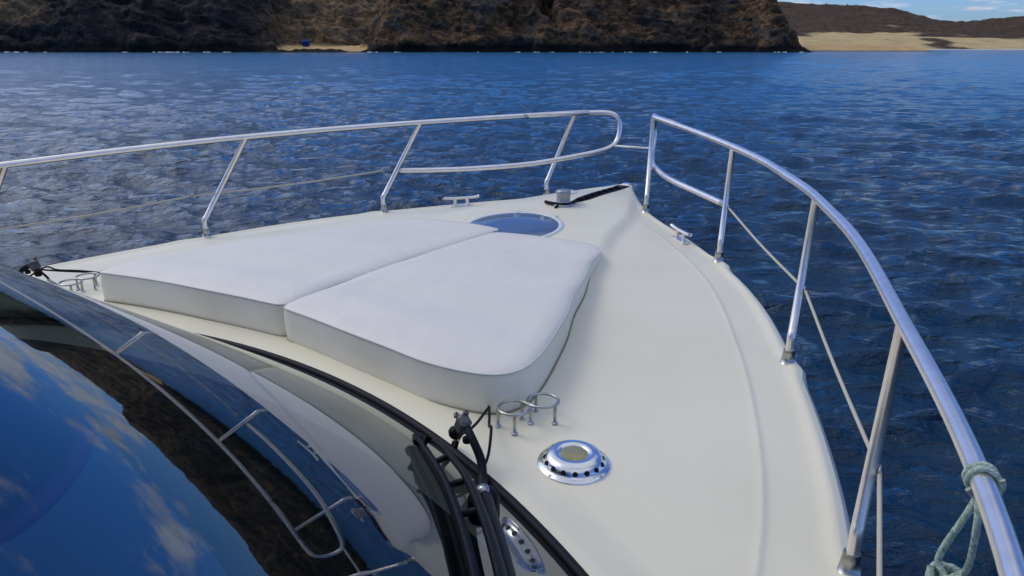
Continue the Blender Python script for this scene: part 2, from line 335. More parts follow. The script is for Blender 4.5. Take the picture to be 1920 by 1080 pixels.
# ------------------------------------------------------------------ land
def rock_material(name, cols, sand, dark):
    m = bpy.data.materials.new(name); m.use_nodes = True; t = m.node_tree; n = t.nodes; p = n['Principled BSDF']; p.inputs['Roughness'].default_value = .95; p.inputs['Specular IOR Level'].default_value = .15
    co = n.new('ShaderNodeTexCoord')
    def noise(sc, det=6, rough=.6, scale=(1, 1, 1), dist=0.):
        mp = n.new('ShaderNodeMapping'); mp.inputs['Scale'].default_value = scale; t.links.new(co.outputs['Object'], mp.inputs[0])
        z = n.new('ShaderNodeTexNoise'); z.inputs['Scale'].default_value = sc; z.inputs['Detail'].default_value = det; z.inputs['Roughness'].default_value = rough; z.inputs['Distortion'].default_value = dist
        t.links.new(mp.outputs[0], z.inputs['Vector']); return z.outputs[0]
    def mix(f, a, b):
        mi = n.new('ShaderNodeMix'); mi.data_type = 'RGBA'
        for s_, v in (('Factor', f), ('A', a), ('B', b)):
            if isinstance(v, tuple): mi.inputs[s_].default_value = (*v, 1)
            else: t.links.new(v, mi.inputs[s_])
        return mi.outputs['Result']
    def rng_(v, a, b):
        r_ = n.new('ShaderNodeMapRange'); r_.inputs['From Min'].default_value = a; r_.inputs['From Max'].default_value = b; t.links.new(v, r_.inputs[0]); return r_.outputs[0]
    c = mix(rng_(noise(.22, 8, .65), .40, .60), cols[0], cols[1])
    c = mix(rng_(noise(.10, 6, .6, (1, 1, 1.6), .5), .50, .64), c, cols[2])
    c = mix(rng_(noise(.55, 8, .7), .50, .72), c, cols[3])
    c = mix(rng_(noise(.5, 8, .72, (1, 1, 2.0), .4), .50, .66), c, dark)
    def attr(nm):
        a = n.new('ShaderNodeAttribute'); a.attribute_name = nm; return a.outputs['Fac']
    g_ = n.new('ShaderNodeHueSaturation'); g_.inputs['Saturation'].default_value = .38; g_.inputs['Value'].default_value = .34; t.links.new(c, g_.inputs['Color'])
    c = mix(attr('grey'), c, g_.outputs['Color'])
    c = mix(attr('wet'), c, dark)
    sn = mix(rng_(noise(.12, 6, .6), .4, .65), sand, tuple(v*.78 for v in sand))
    sn = mix(rng_(noise(.16, 3, .8), .66, .70), sn, (.09, .06, .03))
    c = mix(attr('sand'), c, sn)
    t.links.new(c, p.inputs['Base Color'])
    vo = n.new('ShaderNodeTexVoronoi'); vo.feature = 'DISTANCE_TO_EDGE'; vo.inputs['Scale'].default_value = .22; vm = n.new('ShaderNodeMapping'); vm.inputs['Scale'].default_value = (1, 1, 1.7); vm.inputs['Rotation'].default_value = (.3, .4, .2)
    vw = n.new('ShaderNodeTexNoise'); vw.inputs['Scale'].default_value = .35; vw.inputs['Detail'].default_value = 5; t.links.new(co.outputs['Object'], vw.inputs['Vector'])
    va = n.new('ShaderNodeVectorMath'); va.operation = 'SCALE'; va.inputs['Scale'].default_value = 5.; t.links.new(vw.outputs['Color'], va.inputs[0])
    vb = n.new('ShaderNodeVectorMath'); vb.operation = 'ADD'; t.links.new(co.outputs['Object'], vb.inputs[0]); t.links.new(va.outputs[0], vb.inputs[1])
    t.links.new(vb.outputs[0], vm.inputs[0]); t.links.new(vm.outputs[0], vo.inputs['Vector'])
    c_in = p.inputs['Base Color'].links[0].from_socket
    cm = n.new('ShaderNodeMath'); cm.operation = 'SUBTRACT'; cm.inputs[0].default_value = 1; t.links.new(rng_(vo.outputs['Distance'], 0, .10), cm.inputs[1])
    c2 = n.new('ShaderNodeMath'); c2.operation = 'MULTIPLY'; t.links.new(cm.outputs[0], c2.inputs[0])
    c3 = n.new('ShaderNodeMath'); c3.operation = 'SUBTRACT'; c3.inputs[0].default_value = .75; t.links.new(attr('sand'), c3.inputs[1]); c3.use_clamp = True; t.links.new(c3.outputs[0], c2.inputs[1])
    t.links.new(mix(c2.outputs[0], c_in, dark), p.inputs['Base Color'])
    b = n.new('ShaderNodeBump'); b.inputs['Strength'].default_value = 1.; b.inputs['Distance'].default_value = .8
    t.links.new(noise(.5, 6, .6), b.inputs['Height']); t.links.new(b.outputs[0], p.inputs['Normal'])
    return m
DARK = (.014, .012, .011)
M['rock'] = rock_material('brown_rock', [(.10, .060, .031), (.20, .108, .050), (.088, .076, .068), (.11, .078, .036)], (.62, .42, .20), DARK)
M['hill'] = rock_material('brown_scrub_hill', [(.050, .031, .019), (.13, .080, .040), (.085, .046, .026), (.11, .080, .038)], (.58, .43, .21), (.03, .016, .012))

a_ = np.arange(-200, 140, .52); d_ = np.arange(221, 312, .5); AA, DD = np.meshgrid(a_, d_)
def toe(a):
    t_ = 240+3.0*(fbm(a/14, a*0+3, 4, 2)-.5)*2
    t_ = t_-3*np.exp(-((a+118)/22)**2)-2.0*np.exp(-((a-20)/30)**2)
    return t_
TT = toe(AA)
def headland(a, d, al, ar, wl, wr, top, seed):
    nz = (fbm(a/9, d/9, 4, seed)-.5)*9
    ml = sstep(a+nz, al, al+wl); mr = 1-sstep(a+nz*.6, ar-wr, ar)
    front = d-TT+(fbm(a/11, d/11, 4, seed+5)-.5)*9+(fbm(a/22, d/40, 3, seed+6, True)-.5)*8
    e = np.clip(front/23, 0, 1)**.72
    plate = top+4*(fbm(a/28, d/28, 3, seed+2)-.5)+.13*np.clip(front-17, 0, 60)
    return plate*e*np.clip(ml*mr, 0, 1)**.6
HL = headland(AA, DD, -400, -70, 30, 17, 25, 11)
HM = headland(AA, DD, -49, 90, 20, 14, 25.5, 31)
crev = np.exp(-((AA-14-(DD-240)*-.25-2*np.sin(DD/4))/2.3)**2)*sstep(DD, 238, 244); HM = HM*(1-.55*crev)
HG = 26*np.clip((DD-251+3*(fbm(AA/8, DD/8, 3, 71)-.5))/38, 0, 1)**.85*(AA < 40)   # the valley side behind the cove
sandy = 1.7*sstep(DD, 239, 253)*(1-sstep(abs(AA+58), 22, 38))+2.2*sstep(DD, 262, 280)*sstep(AA, 60, 80)
base = np.maximum(sandy, np.maximum(np.maximum(HL, HM), HG))
isr = sstep(base-sandy, .1, .9)
plat = (1.9*fbm(AA/2.2, DD/2.2, 4, 81, True)-.55)*sstep(DD-TT, -4.5, .5)*(1-sstep(abs(AA+62), 8, 17))*(1-sstep(AA, 100, 112))
smooth_b = np.where(isr > .5, base, np.maximum(base, plat))
smooth_b = np.where(DD < 224, np.minimum(smooth_b, -.6), smooth_b)-.15-.9*(1-sstep(DD, 229, 237))*(base < .5)
NR = 175; dz = np.diff(smooth_b, axis=0); ds = np.sqrt(dz**2+(d_[1]-d_[0])**2*.35); cs = np.vstack([np.zeros(len(a_)), np.cumsum(ds, 0)])
A2 = np.tile(a_, (NR, 1)); D2_ = np.zeros_like(A2); Z2 = np.zeros_like(A2); IS = np.zeros_like(A2); SD = np.zeros_like(A2)
kern = np.linspace(0, 1, NR)
for j in range(len(a_)):
    t_ = kern*cs[-1, j]; D2_[:, j] = np.interp(t_, cs[:, j], d_); Z2[:, j] = np.interp(D2_[:, j], d_, smooth_b[:, j]); IS[:, j] = np.interp(D2_[:, j], d_, isr[:, j]); SD[:, j] = np.interp(D2_[:, j], d_, sandy[:, j])
sl_ = np.gradient(Z2, axis=0)/np.maximum(np.gradient(D2_, axis=0), .02); th_ = np.arctan(sl_)
q1, q2 = A2+.35*Z2, Z2*1.25+.25*A2+D2_*.4          # tilted beds
ro = (fbm(q1/7, q2/4.2, 5, 51, True)-.55)*4.2+(fbm(A2/17+3, Z2/9+D2_/30, 3, 61, True)-.5)*4.5-2.2*np.clip(fbm(q1/10+7, q2/10, 4, 66, True)-.70, 0, 1)/.3+(fbm(A2/1.7, Z2/1.3+D2_/2, 3, 71)-.5)*1.0
topfade = 1-.75*sstep(Z2, 20, 27)
ro = ro*IS*sstep(Z2, -.2, 3.5)*topfade
D3_ = D2_-ro*np.sin(th_); Z3 = Z2+ro*np.cos(th_)*.8
sand_m = (1-IS)*sstep(SD-np.maximum(plat.min(), 0), .15, .5)*np.maximum(1-sstep(abs(A2+58), 24, 30), sstep(A2, 70, 90)); wet = sstep(2.7+1.6*(fbm(A2/5, D2_/5, 3, 7)-.5)-Z3, 0, .9)*(1-sand_m)
sand_m = np.maximum(sand_m, .17*IS*sstep(D2_, 250, 256)*(1-sstep(abs(A2+60), 12, 20))+.24*IS*(1-sstep(A2+Z3*.9, -136, -126))*sstep(Z3, 6, 12))
grey = np.clip((1-sstep(A2+3*(fbm(A2/5, Z2/5, 3, 5)-.5), -80, -68))*(1-.4*sstep(Z3, 16, 24))+.45*sstep(fbm(q1/12, q2/12, 4, 99), .52, .66), 0, 1)*(1-sand_m)
cl = np_mesh('headland', A2, D3_, Z3, M['rock'], {'sand': sand_m, 'wet': wet, 'grey': grey})
cl.rotation_euler = (0, 0, YAW); cl.location = (cam.location.x, cam.location.y, ZW); tag(cl, kind='structure')

# hills and long beach behind
a_ = np.concatenate([np.arange(-420, 60, 12.), np.arange(60, 760, 2.5)]); d_ = np.concatenate([np.arange(300, 560, 2.5), np.arange(560, 1300, 7.)]); AA, DD = np.meshgrid(a_, d_)
ang = AA/DD*1504+960
ridge = np.interp(ang, [0, 1300, 1475, 1540, 1600, 1660, 1720, 1755, 1790, 1830, 1870, 1920, 2100], [62, 80, 77, 74, 70, 66, 55, 46, 41, 44, 48, 52, 60])/1504*800+2.7
rise = sstep(DD, 395+30*(fbm(AA/60, AA*0, 2, 4)-.5), 800)
shore = 303+10*sstep(AA, 110, 190)+1.5*np.sin(AA/19)
sandh = 4.6*np.clip((DD-shore)/40, -.4, 1)**1+7*sstep(DD, 345, 470)*(.5+.8*fbm(AA/26, DD/26, 4, 12))
hill = (ridge-10.5)*rise*(1-.45*sstep(DD, 830, 1300))
ZH = sandh*(1-.6*rise)+hill+(fbm(AA/30, DD/45, 5, 41, True)-.5)*11*rise*(1-sstep(DD, 640, 800)*.75)+(fbm(AA/9, DD/9, 4, 44)-.5)*1.6*sstep(DD, 345, 400)
mk = sstep(np.clip(fbm(AA/22, DD/22, 5, 77), 0, 1)*170+DD+sstep(ang, 1640, 1800)*55, 488, 508)
sand_m = np.clip(1-mk, 0, 1)
bh = np_mesh('hills', AA, DD, ZH, M['hill'], {'sand': sand_m, 'wet': np.zeros_like(ZH), 'grey': np.zeros_like(ZH)})
bh.rotation_euler = (0, 0, YAW); bh.location = (cam.location.x, cam.location.y, ZW); tag(bh, kind='structure')

def far(a, d, z):     # metres right of and ahead along the view heading, height above water
    return (cam.location.x+a*math.cos(YAW)-d*math.sin(YAW), a*math.sin(YAW)+d*math.cos(YAW), ZW+z)
# surf along the rocks
mf = mat('surf_foam', (.50, .54, .58), .8, bump=.6, bscale=2)
fo = MB(1)
rs = random.Random(8); spots = []
for c0, c1, n9 in ((-150, -134, 5), (-116, -80, 16), (-44, -30, 3), (-14, 16, 5), (16, 48, 18), (50, 64, 3), (76, 88, 6)):
    spots += [(rs.uniform(c0, c1), rs.choice((.7, 1, 1.4, 2.6))) for _ in range(n9)]
for ca, wd in spots:
    dd = float(toe(np.array([float(ca)]))[0])-4.6-random.random()*.8; n_ = 14; A = []
    for i in range(n_+1):
        u = i/n_; e = math.sin(math.pi*u)**.6; x = ca+(u-.5)*wd*.9
        hh = .2*e*max(0, random.uniform(-.5, 1.3)); yo = random.uniform(-.3, .3)
        A.append([far(x, dd-.9*e+yo, .0), far(x, dd-.4*e+yo, hh), far(x, dd+.3*e+yo, hh*.9), far(x, dd+.9*e+yo, .0)])
    fo.grid(A)
tag(fo.build('surf', mf), 'white surf breaking along the dark rocks at the shoreline', 'surf', kind='stuff')
sb = MB(1)
A = []
for i in range(160):
    a = 112+i*1.7; dd = 303+10*float(sstep(a, 110, 190))+1.5*math.sin(a/19)-1.5+.7*math.sin(i*.9)+random.uniform(-.3, .3)
    w_ = .5+1.3*max(0, math.sin(i*.21))*random.random()
    A.append([far(a, dd-w_, .02), far(a, dd-.2*w_, .28*w_), far(a, dd+.8, .22), far(a, dd+2.2, .05)])
sb.grid(A)
tag(sb.build('shore_break', mf), 'thin white line of surf along the long sandy beach', 'surf', kind='stuff')

# blue beach shelter in the cove
c = far(-64.6, 251.0, 1.5); sh = empty('beach_shelter', c); tag(sh, 'tiny blue beach shelter standing on the sand of the cove', 'shelter')
b = MB(1); b.grid([[(c[0]+x*(1 if k else .55), c[1]+y*(1 if k else .55), c[2]+(1.5 if k else 2.3)) for x, y in ((-.75, -.75), (.75, -.75), (.75, .75), (-.75, .75), (-.75, -.75))] for k in (0, 1)])
b.grid([[(c[0]-.75+1.5*i, c[1]+.74, c[2]+z) for i in (0, 1)] for z in (.05, 1.5)]); b.grid([[(c[0]-.74, c[1]-.75+1.5*i, c[2]+z) for i in (0, 1)] for z in (.05, 1.5)])
b.grid([[(c[0]-.41+.82*i, c[1]-.41+.82*j, c[2]+2.3) for i in (0, 1)] for j in (0, 1)]); b.build('canopy', M['blue'], sh)
for sx in (-1, 1):
    for sy in (-1, 1):
        b = MB(1); b.tube([(c[0]+.75*sx, c[1]+.75*sy, c[2]-.3), (c[0]+.75*sx, c[1]+.75*sy, c[2]+1.5)], .03, 6, sub=1); b.build('leg', M['post'], sh)
# two markers on the skyline
def hill_z(a, d):
    i = np.abs(a_-a).argmin(); j = np.abs(d_-d).argmin(); return float(ZH[j, i])
dk = 800.; ak_ = (1533-960)/1504*dk; c = far(ak_, dk, hill_z(ak_, dk)); o = empty('lookout_hut', c); tag(o, 'tiny dark hut with a mast on the far ridge skyline', 'hut')
b = MB(1); b.box((c[0], c[1], c[2]+.8), (5.5, 4, 2.6), YAW); b.build('wall', M['post'], o)
b = MB(1); b.box((c[0], c[1], c[2]+2.25), (6.3, 4.8, .3), YAW); b.build('roof', M['post'], o)
b = MB(1); b.tube([(c[0]+3.6, c[1], c[2]-.5), (c[0]+3.6, c[1], c[2]+4.6)], .32, 6, sub=1); b.build('mast', M['post'], o)
ak_ = (1580-960)/1504*dk; c = far(ak_, dk, hill_z(ak_, dk)); b = MB(1)
b.lathe([(2.0, -1), (1.7, .6), (1.1, 1.6), (.9, 2.6), (.2, 3.2), (0, 3.25)], c, 9); tag(b.build('cairn', M['post'], origin=c), 'small dark stone cairn on the ridge, right of the hut', 'cairn')

# ------------------------------------------------------------------ the yacht
XE = [(-6.2, 1.62), (-5, 1.74), (-3, 1.83), (-1, 1.84), (0, 1.80), (.6, 1.76), (1.0, 1.745), (1.4, 1.675), (1.56, 1.632), (1.7, 1.588), (1.88, 1.525), (2.07, 1.452), (2.315, 1.342), (2.5, 1.258), (2.665, 1.17), (2.85, 1.055), (3.04, .905), (3.27, .715), (3.45, .53), (3.625, .375), (3.8, .255), (4.0, .13), (4.12, .065), (4.2, .015)]
_xs = np.array([p_[0] for p_ in XE]); _ws = np.array([p_[1] for p_ in XE])
def xe(y, pads=True): 
    s_ = 0.
    for o, w in ((-.1, .25), (0, .5), (.1, .25)): s_ = s_+w*np.interp(np.minimum(np.asarray(y, float)+o, 4.2), _xs, _ws)
    for c_, a_2 in (() if not pads else ((3.01, .030), (2.17, .016), (1.31, .016))): s_ = s_+a_2*np.exp(-((np.asarray(y, float)-c_)/.05)**2)   # pads under the stanchions
    return np.maximum(s_, .012)
def zs(y): y = np.asarray(y, float); return .0503*y-.0013*y*y
def plw(y): return np.interp(y, [2.3, 2.6, 3.0, 3.4, 3.7, 4.0, 4.2], [.66, .56, .44, .36, .255, .13, .03])
def dk(x, y):
    """height of the deck surface"""
    x = np.abs(np.asarray(x, float)); y = np.asarray(y, float); w = xe(y); q = np.clip(x/w, 0, 1)
    z = zs(y)+.045*(1-q**2.2)*np.clip(w/.9, 0, 1)
    z = z+(.026-.012*sstep(y, 3.7, 4.1))*(1-sstep(x, plw(y)-.03, plw(y)+.04))*sstep(y, 2.35, 3.0)              # raised foredeck
    off = w-x; sc = np.clip(w/.5, 0, 1)
    of2 = xe(y, False)-x
    z = z+.0028*np.exp(-((of2-.165)/.009)**2)*sstep(w, .5, .8)                           # moulded bead
    z = z-.003*(1-sstep(of2, .155, .175))*sstep(w, .5, .8)
    z = z+.010*np.exp(-((off-.022)/.018)**2)*sc                                          # toe lip
    return z
YK = (0, 0, ZW)
yacht = empty('motor_yacht', YK); tag(yacht, 'white motor yacht seen over its foredeck, with steel bow rails and tinted windscreen', 'yacht')
ys = np.concatenate([np.linspace(-6.2, .8, 30), np.linspace(.88, 4.2, 150)])
offs = np.array([0, .006, .014, .022, .032, .045, .06, .085, .115, .145, .152, .158, .162, .165, .168, .172, .178, .19, .22])
A = []
for y in ys:
    w = float(xe(y)); w2 = float(xe(y, False)); sc = min(1, w/.45); xi = w-offs*sc; xi[8:] = w2-offs[8:]*sc; inner = np.linspace(xi[-1], 0, 48)[1:]; pw = float(plw(y))
    X_ = np.concatenate([xi, inner]); X_ = np.concatenate([-X_, X_[::-1][1:]]); A.append([(x, y, z) for x, z in zip(X_, dk(X_, y))])
b = MB(); b.grid(A); b.build('deck', M['gel'], yacht)
# hull sides
b = MB(); zwl = ZW/K
for sx in (-1, 1):
    A = []
    for y in ys[::2].tolist()+[4.2]:
        w = float(xe(y)); z0 = float(dk(w, y)); row = [(sx*(w-.0), y, z0), (sx*(w+.012), y, z0-.012), (sx*(w+.014), y, z0-.05), (sx*(w+.002), y, z0-.06)]
        yb = y-.75*max(0, (y-2.2)/2)**1.6
        for u in np.linspace(.12, 1, 12):
            row.append((sx*max(.004, w*(1-u*.12-u*u*.10)-.0*u), y+(yb-y)*u, z0-.06+(zwl-.35-z0+.06)*u))
        A.append(row)
    b.grid(A, flip=(sx > 0))
b.build('hull', M['hull'], yacht)
b = MB(); w = float(xe(-6.2)); A = [[(-w+2*w*i/8, -6.2, zs(-6.2)+(zwl-.35-zs(-6.2))*j/4) for i in range(9)] for j in range(5)]; b.grid(A); b.build('transom', M['hull'], yacht)

# windscreen surface
CG = (1.108, -.764, -.219, .042, .048, .004)
def S(x, y): return CG[0]+CG[1]*y+CG[2]*x*x+CG[3]*y*y+CG[4]*x*x*y+CG[5]*x**4
XG = 1.47; YT = -.35
def yg(x):      # where the glass meets the coaming
    lo, hi = 0., 1.8
    for _ in range(40):
        m_ = (lo+hi)/2
        if S(x, m_) > float(zs(m_))+.052: lo = m_
        else: hi = m_
    return lo
gx = np.linspace(-XG, XG, 90); gy0 = [yg(x)-.006 for x in gx]
A = [[(x, y0+(YT-y0)*v, S(x, y0+(YT-y0)*v)) for v in np.linspace(0, 1, 50)] for x, y0 in zip(gx, gy0)]
b = MB(); b.grid(A); glass = b.build('windscreen', M['glass'], yacht)
# coaming: smooth white lip that carries the seal
b = MB(); A = []
for x in np.linspace(-XG-.02, XG+.02, 110):
    y = yg(min(max(x, -XG), XG)); row = []
    for dy, dz in ((-.03, -.02), (-.012, .028), (.006, .047), (.03, .05), (.07, .046), (.12, .035), (.17, .012), (.2, -.012)):
        yy = y+dy; base_ = float(zs(yy)) if dy < .1 else None
        zz = float(zs(yy))+dz if dy < .1 else float(dk(x, yy))+dz*.1-.001
        if .05 < dy < .1: zz = max(float(zs(yy))+dz, float(dk(x, yy))+.004)
        row.append((x, yy, zz))
    A.append(row)
b.grid(A); b.build('coaming', M['gel'], yacht)
b = MB(); b.tube([(x, yg(x)+.004, float(zs(yg(x)))+.056) for x in np.linspace(-XG, XG, 60)], .0100, 10, sub=2, flat=.9); b.build('seal', M['rubber'], glass)
# cabin sides, roof edge and cockpit behind
b = MB()
for sx in (-1, 1):
    x = sx*XG; y0 = yg(XG)
    A = [[(x+sx*.012*(1-v), yy, float(S(XG, yy))*v+(float(zs(yy))+.0)*(1-v)) for v in np.linspace(0, 1, 6)] for yy in np.linspace(y0, YT, 16)]
    b.grid(A, flip=(sx > 0))
    A = [[(x+sx*.012*(1-v), yy, float(S(XG, YT))*v+(float(zs(yy)))*(1-v)) for v in np.linspace(0, 1, 6)] for yy in np.linspace(YT, -3.6, 16)]
    b.grid(A, flip=(sx > 0))
A = [[(x, yy, float(S(x, YT))+.02-.02*((yy-YT)/3.2)**2) for yy in (YT+.03, YT, YT-.04, -1.2, -2.4, -3.6)] for x in np.linspace(-XG, XG, 40)]
b.grid(A, flip=True)
A = [[(x, -3.6, float(S(x, YT))*v+float(zs(-3.6))*(1-v)) for v in (0, .5, 1)] for x in np.linspace(-XG, XG, 20)]
b.grid(A); b.build('cabin', M['hull'], yacht)
# dashboard seen through the glass
b = MB(); A = []
for x in np.linspace(-1.42, 1.42, 50):
    y0 = yg(x)-.05; A.append([(x, y0+(.0-y0)*v, float(zs(y0))+.01+.10*math.sin(v*math.pi*.5)+min(.18*v, .2)) for v in np.linspace(0, 1, 14)]+[(x, -.02, -.3)])
b.grid(A, flip=True); dash = b.build('dashboard', M['dark'], yacht)

ARC = smooth([(.95, .18), (.985, .28), (.975, .335), (.93, .40), (.88, .447), (.83, .483)], 5)
b = MB(); A = []
for i, q in enumerate(ARC):
    u = i/(len(ARC)-1); x1, y1 = 1.40-.16*u, .12+.255*u
    A.append([(q.x+(x1-q.x)*v, q.y+(y1-q.y)*v, min(.52, S(q.x+(x1-q.x)*v, q.y+(y1-q.y)*v)-.025)) for v in np.linspace(0, 1, 14)])
b.grid(A); b.build('added_blue_panel', M['dash'], dash)  # added panel; its bright blue boosts the sky reflection in the glass
b = MB(); b.tube([(q.x-.012, q.y-.006, min(.52, S(q.x, q.y)-.02)) for q in ARC], .015, 8, sub=1); b.build('panel_trim', M['trimp'], dash)

# ---- hatch
def surf_n(x, y, e=.03): return ((float(dk(x+e, y))-float(dk(x-e, y)))/(2*e), (float(dk(x, y+e))-float(dk(x, y-e)))/(2*e))
hc = (0, 2.90, float(dk(0, 2.90))-.001); tl = surf_n(0, 2.9)
b = MB(); b.lathe([(.232, -.004), (.230, .003), (.222, .006), (.214, .006), (.2095, .0045), (.2085, .003)], hc, 60, tilt=tl)
hat = b.build('deck_hatch', M['hull'], yacht, origin=hc)
b = MB(); b.lathe([(.2085, .0035), (.206, .0055), (.10, .0065), (0, .0068)], hc, 60, tilt=tl); b.build('pane', M['acrylic'], hat)
for q in (-1, 1):
    b = MB(); b.box((.10*q, hc[1]+.208, hc[2]+.018), (.03, .035, .009), 0); b.build('hinge', M['hull'], hat)
# ---- windlass, chain and anchor channel
cc_ = (-.005, 3.40); z = float(dk(*cc_))
b = MB(); b.lathe([(.052, -.004), (.052, .008), (.036, .014), (.034, .052), (.037, .058), (.037, .074), (.034, .080), (0, .080)], (cc_[0], cc_[1], z), 28)
wl = b.build('windlass', M['capst'], yacht, origin=(cc_[0], cc_[1], z))
b = MB(); b.lathe([(.05, .0), (.056, .003), (.056, .007), (.05, .010), (0, .010)], (cc_[0]-.012, cc_[1]+.055, z+.055), 24); b.build('cap', M['hull'], wl)
b = MB(); b.tube([(cc_[0]-.10, cc_[1]-.005, z+.010), (cc_[0]-.04, cc_[1]-.03, z+.012), (cc_[0]+.03, cc_[1]-.02, z+.012), (cc_[0]+.02, cc_[1]+.10, float(dk(0, 3.5))+.010)], .009, 8)
b.tube([(cc_[0]-.01, cc_[1]-.035, z+.01), (cc_[0]+.0, cc_[1]-.085, z+.006)], .006, 6, sub=1); b.build('chain', M['black'], wl)
b = MB(); A = []
for y in np.linspace(3.52, 4.12, 20):
    x0 = .0+.02*(y-3.5); w = .016+.024*min(1, (y-3.5)/.12); z = float(dk(x0, y)); A.append([(x0-w, y, z-.002), (x0-w*.9, y, z+.0035), (x0+w*.9, y, z+.0035), (x0+w, y, z-.002)])
b.grid(A); b.build('anchor_channel', M['rubber'], yacht)
b = MB()
for i in range(14):
    y = 3.54+i*.037; z = float(dk(0, y))+.007; b.tube([(.006+.013*math.cos(a)*(1 if i % 2 else .4)+.02*(y-3.5), y+.024*math.sin(a), z+.010*math.cos(a)*(0 if i % 2 else 1)) for a in np.linspace(0, 6.28, 9)[:-1]], .0045, 6, sub=2, closed=True)
b.build('anchor_chain', M['black'], yacht)
# bow roller plates
b = MB(); b.box((.0, 4.20, float(zs(4.2))+.01), (.045, .05, .014)); b.build('bow_roller', M['steel'], yacht)

# ---- cleats
def cleat(x, y, rz):
    z = float(dk(x, y)); o = (x, y, z); b = MB(); c_, s_ = math.cos(rz), math.sin(rz)
    P = lambda a, h: (x+a*-s_, y+a*c_, z+h)
    b.tube([P(-.098, .050), P(-.06, .046), P(0, .045), P(.06, .046), P(.098, .050)], .0095, 10, sub=4, flat=.8)
    for q in (-.032, .032): b.tube([P(q*1.25, -.002), P(q*1.1, .008), P(q, .044)], .009, 10, sub=4)
    b.box(P(0, .003), (.035, .12, .008), rz); return b.build('cleat', M['steel'], yacht, origin=o)
cleat(-.585, 3.325, -R(42)); cleat(.675, 3.235, R(44))

# ---- dorade vent
vc = (1.092, 1.372); z = float(dk(*vc)); tl = surf_n(*vc); vcz = (vc[0], vc[1], z)
b = MB(); b.lathe([(.083, -.003), (.0835, .002), (.081, .004), (.074, .0055), (.0725, .0075), (.070, .009), (.069, .0125), (.065, .019), (.060, .0245), (.054, .0275), (.044, .0290), (.033, .0285), (.0315, .0265)], vcz, 64, tilt=tl)
vent = b.build('deck_vent', M['chrome'], yacht, origin=vcz)
b = MB(); b.lathe([(.0316, .0265), (.0285, .0275), (0, .0282)], vcz, 40, tilt=tl); b.build('vent_insert', M['yellow'], vent)
b = MB()
for i in range(16):
    a = 2*math.pi*(i+.3)/16; r_, h_ = .0672, .0158; cx_, cy_ = r_*math.cos(a), r_*math.sin(a)
    nrm = Vector((math.cos(a)*.78, math.sin(a)*.78, .62)).normalized(); ta = Vector((-math.sin(a), math.cos(a), 0)); bi = nrm.cross(ta)
    cen = Vector((vcz[0]+cx_, vcz[1]+cy_, vcz[2]+h_+tl[0]*cx_+tl[1]*cy_))+nrm*.0006
    pts = [cen+ta*(.0062*math.cos(q))+bi*(.0060*math.sin(q))+nrm*.0004 for q in np.linspace(0, 2*math.pi, 13)[:-1]]
    b.add(pts, [list(range(12))], smooth=False)
b.build('vent_holes', M['black'], vent)
b = MB()
for a in (R(75), R(255), R(345), R(165)):
    b = MB(); q = (vcz[0]+.078*math.cos(a), vcz[1]+.078*math.sin(a), vcz[2]+.0045+tl[0]*.078*math.cos(a)+tl[1]*.072*math.sin(a)); b.lathe([(.0045, -.002), (.004, .0015), (0, .002)], q, 10); b.build('screw', M['steel2'], vent)

# ---- cup holder rings
def ring(x, y, angs, h=.050, r=.039):
    z = float(dk(x, y)); b = MB(); b.tube([(x+r*math.cos(a), y+r*math.sin(a), z+h) for a in np.linspace(0, 2*math.pi, 25)[:-1]], .0038, 8, sub=2, closed=True)
    o = b.build('cup_ring', M['steel2'], yacht, origin=(x, y, z))
    for a in angs:
        a = R(a); b = MB(); b.tube([(x+r*math.cos(a), y+r*math.sin(a), z-.002), (x+r*math.cos(a), y+r*math.sin(a), z+h)], .0042, 8, sub=1)
        b.lathe([(.008, -.001), (.0075, .003), (.004, .004)], (x+r*math.cos(a), y+r*math.sin(a), z), 12)
        b.build('leg', M['steel2'], o)
ring(.894, 1.438, (215, 303, 90)); ring(.936, 1.506, (350, 145, 250))
ring(-.886-.17, 1.442+.02, (330, 220, 90)); ring(-.936-.135, 1.506+.03, (0, 110, 230))

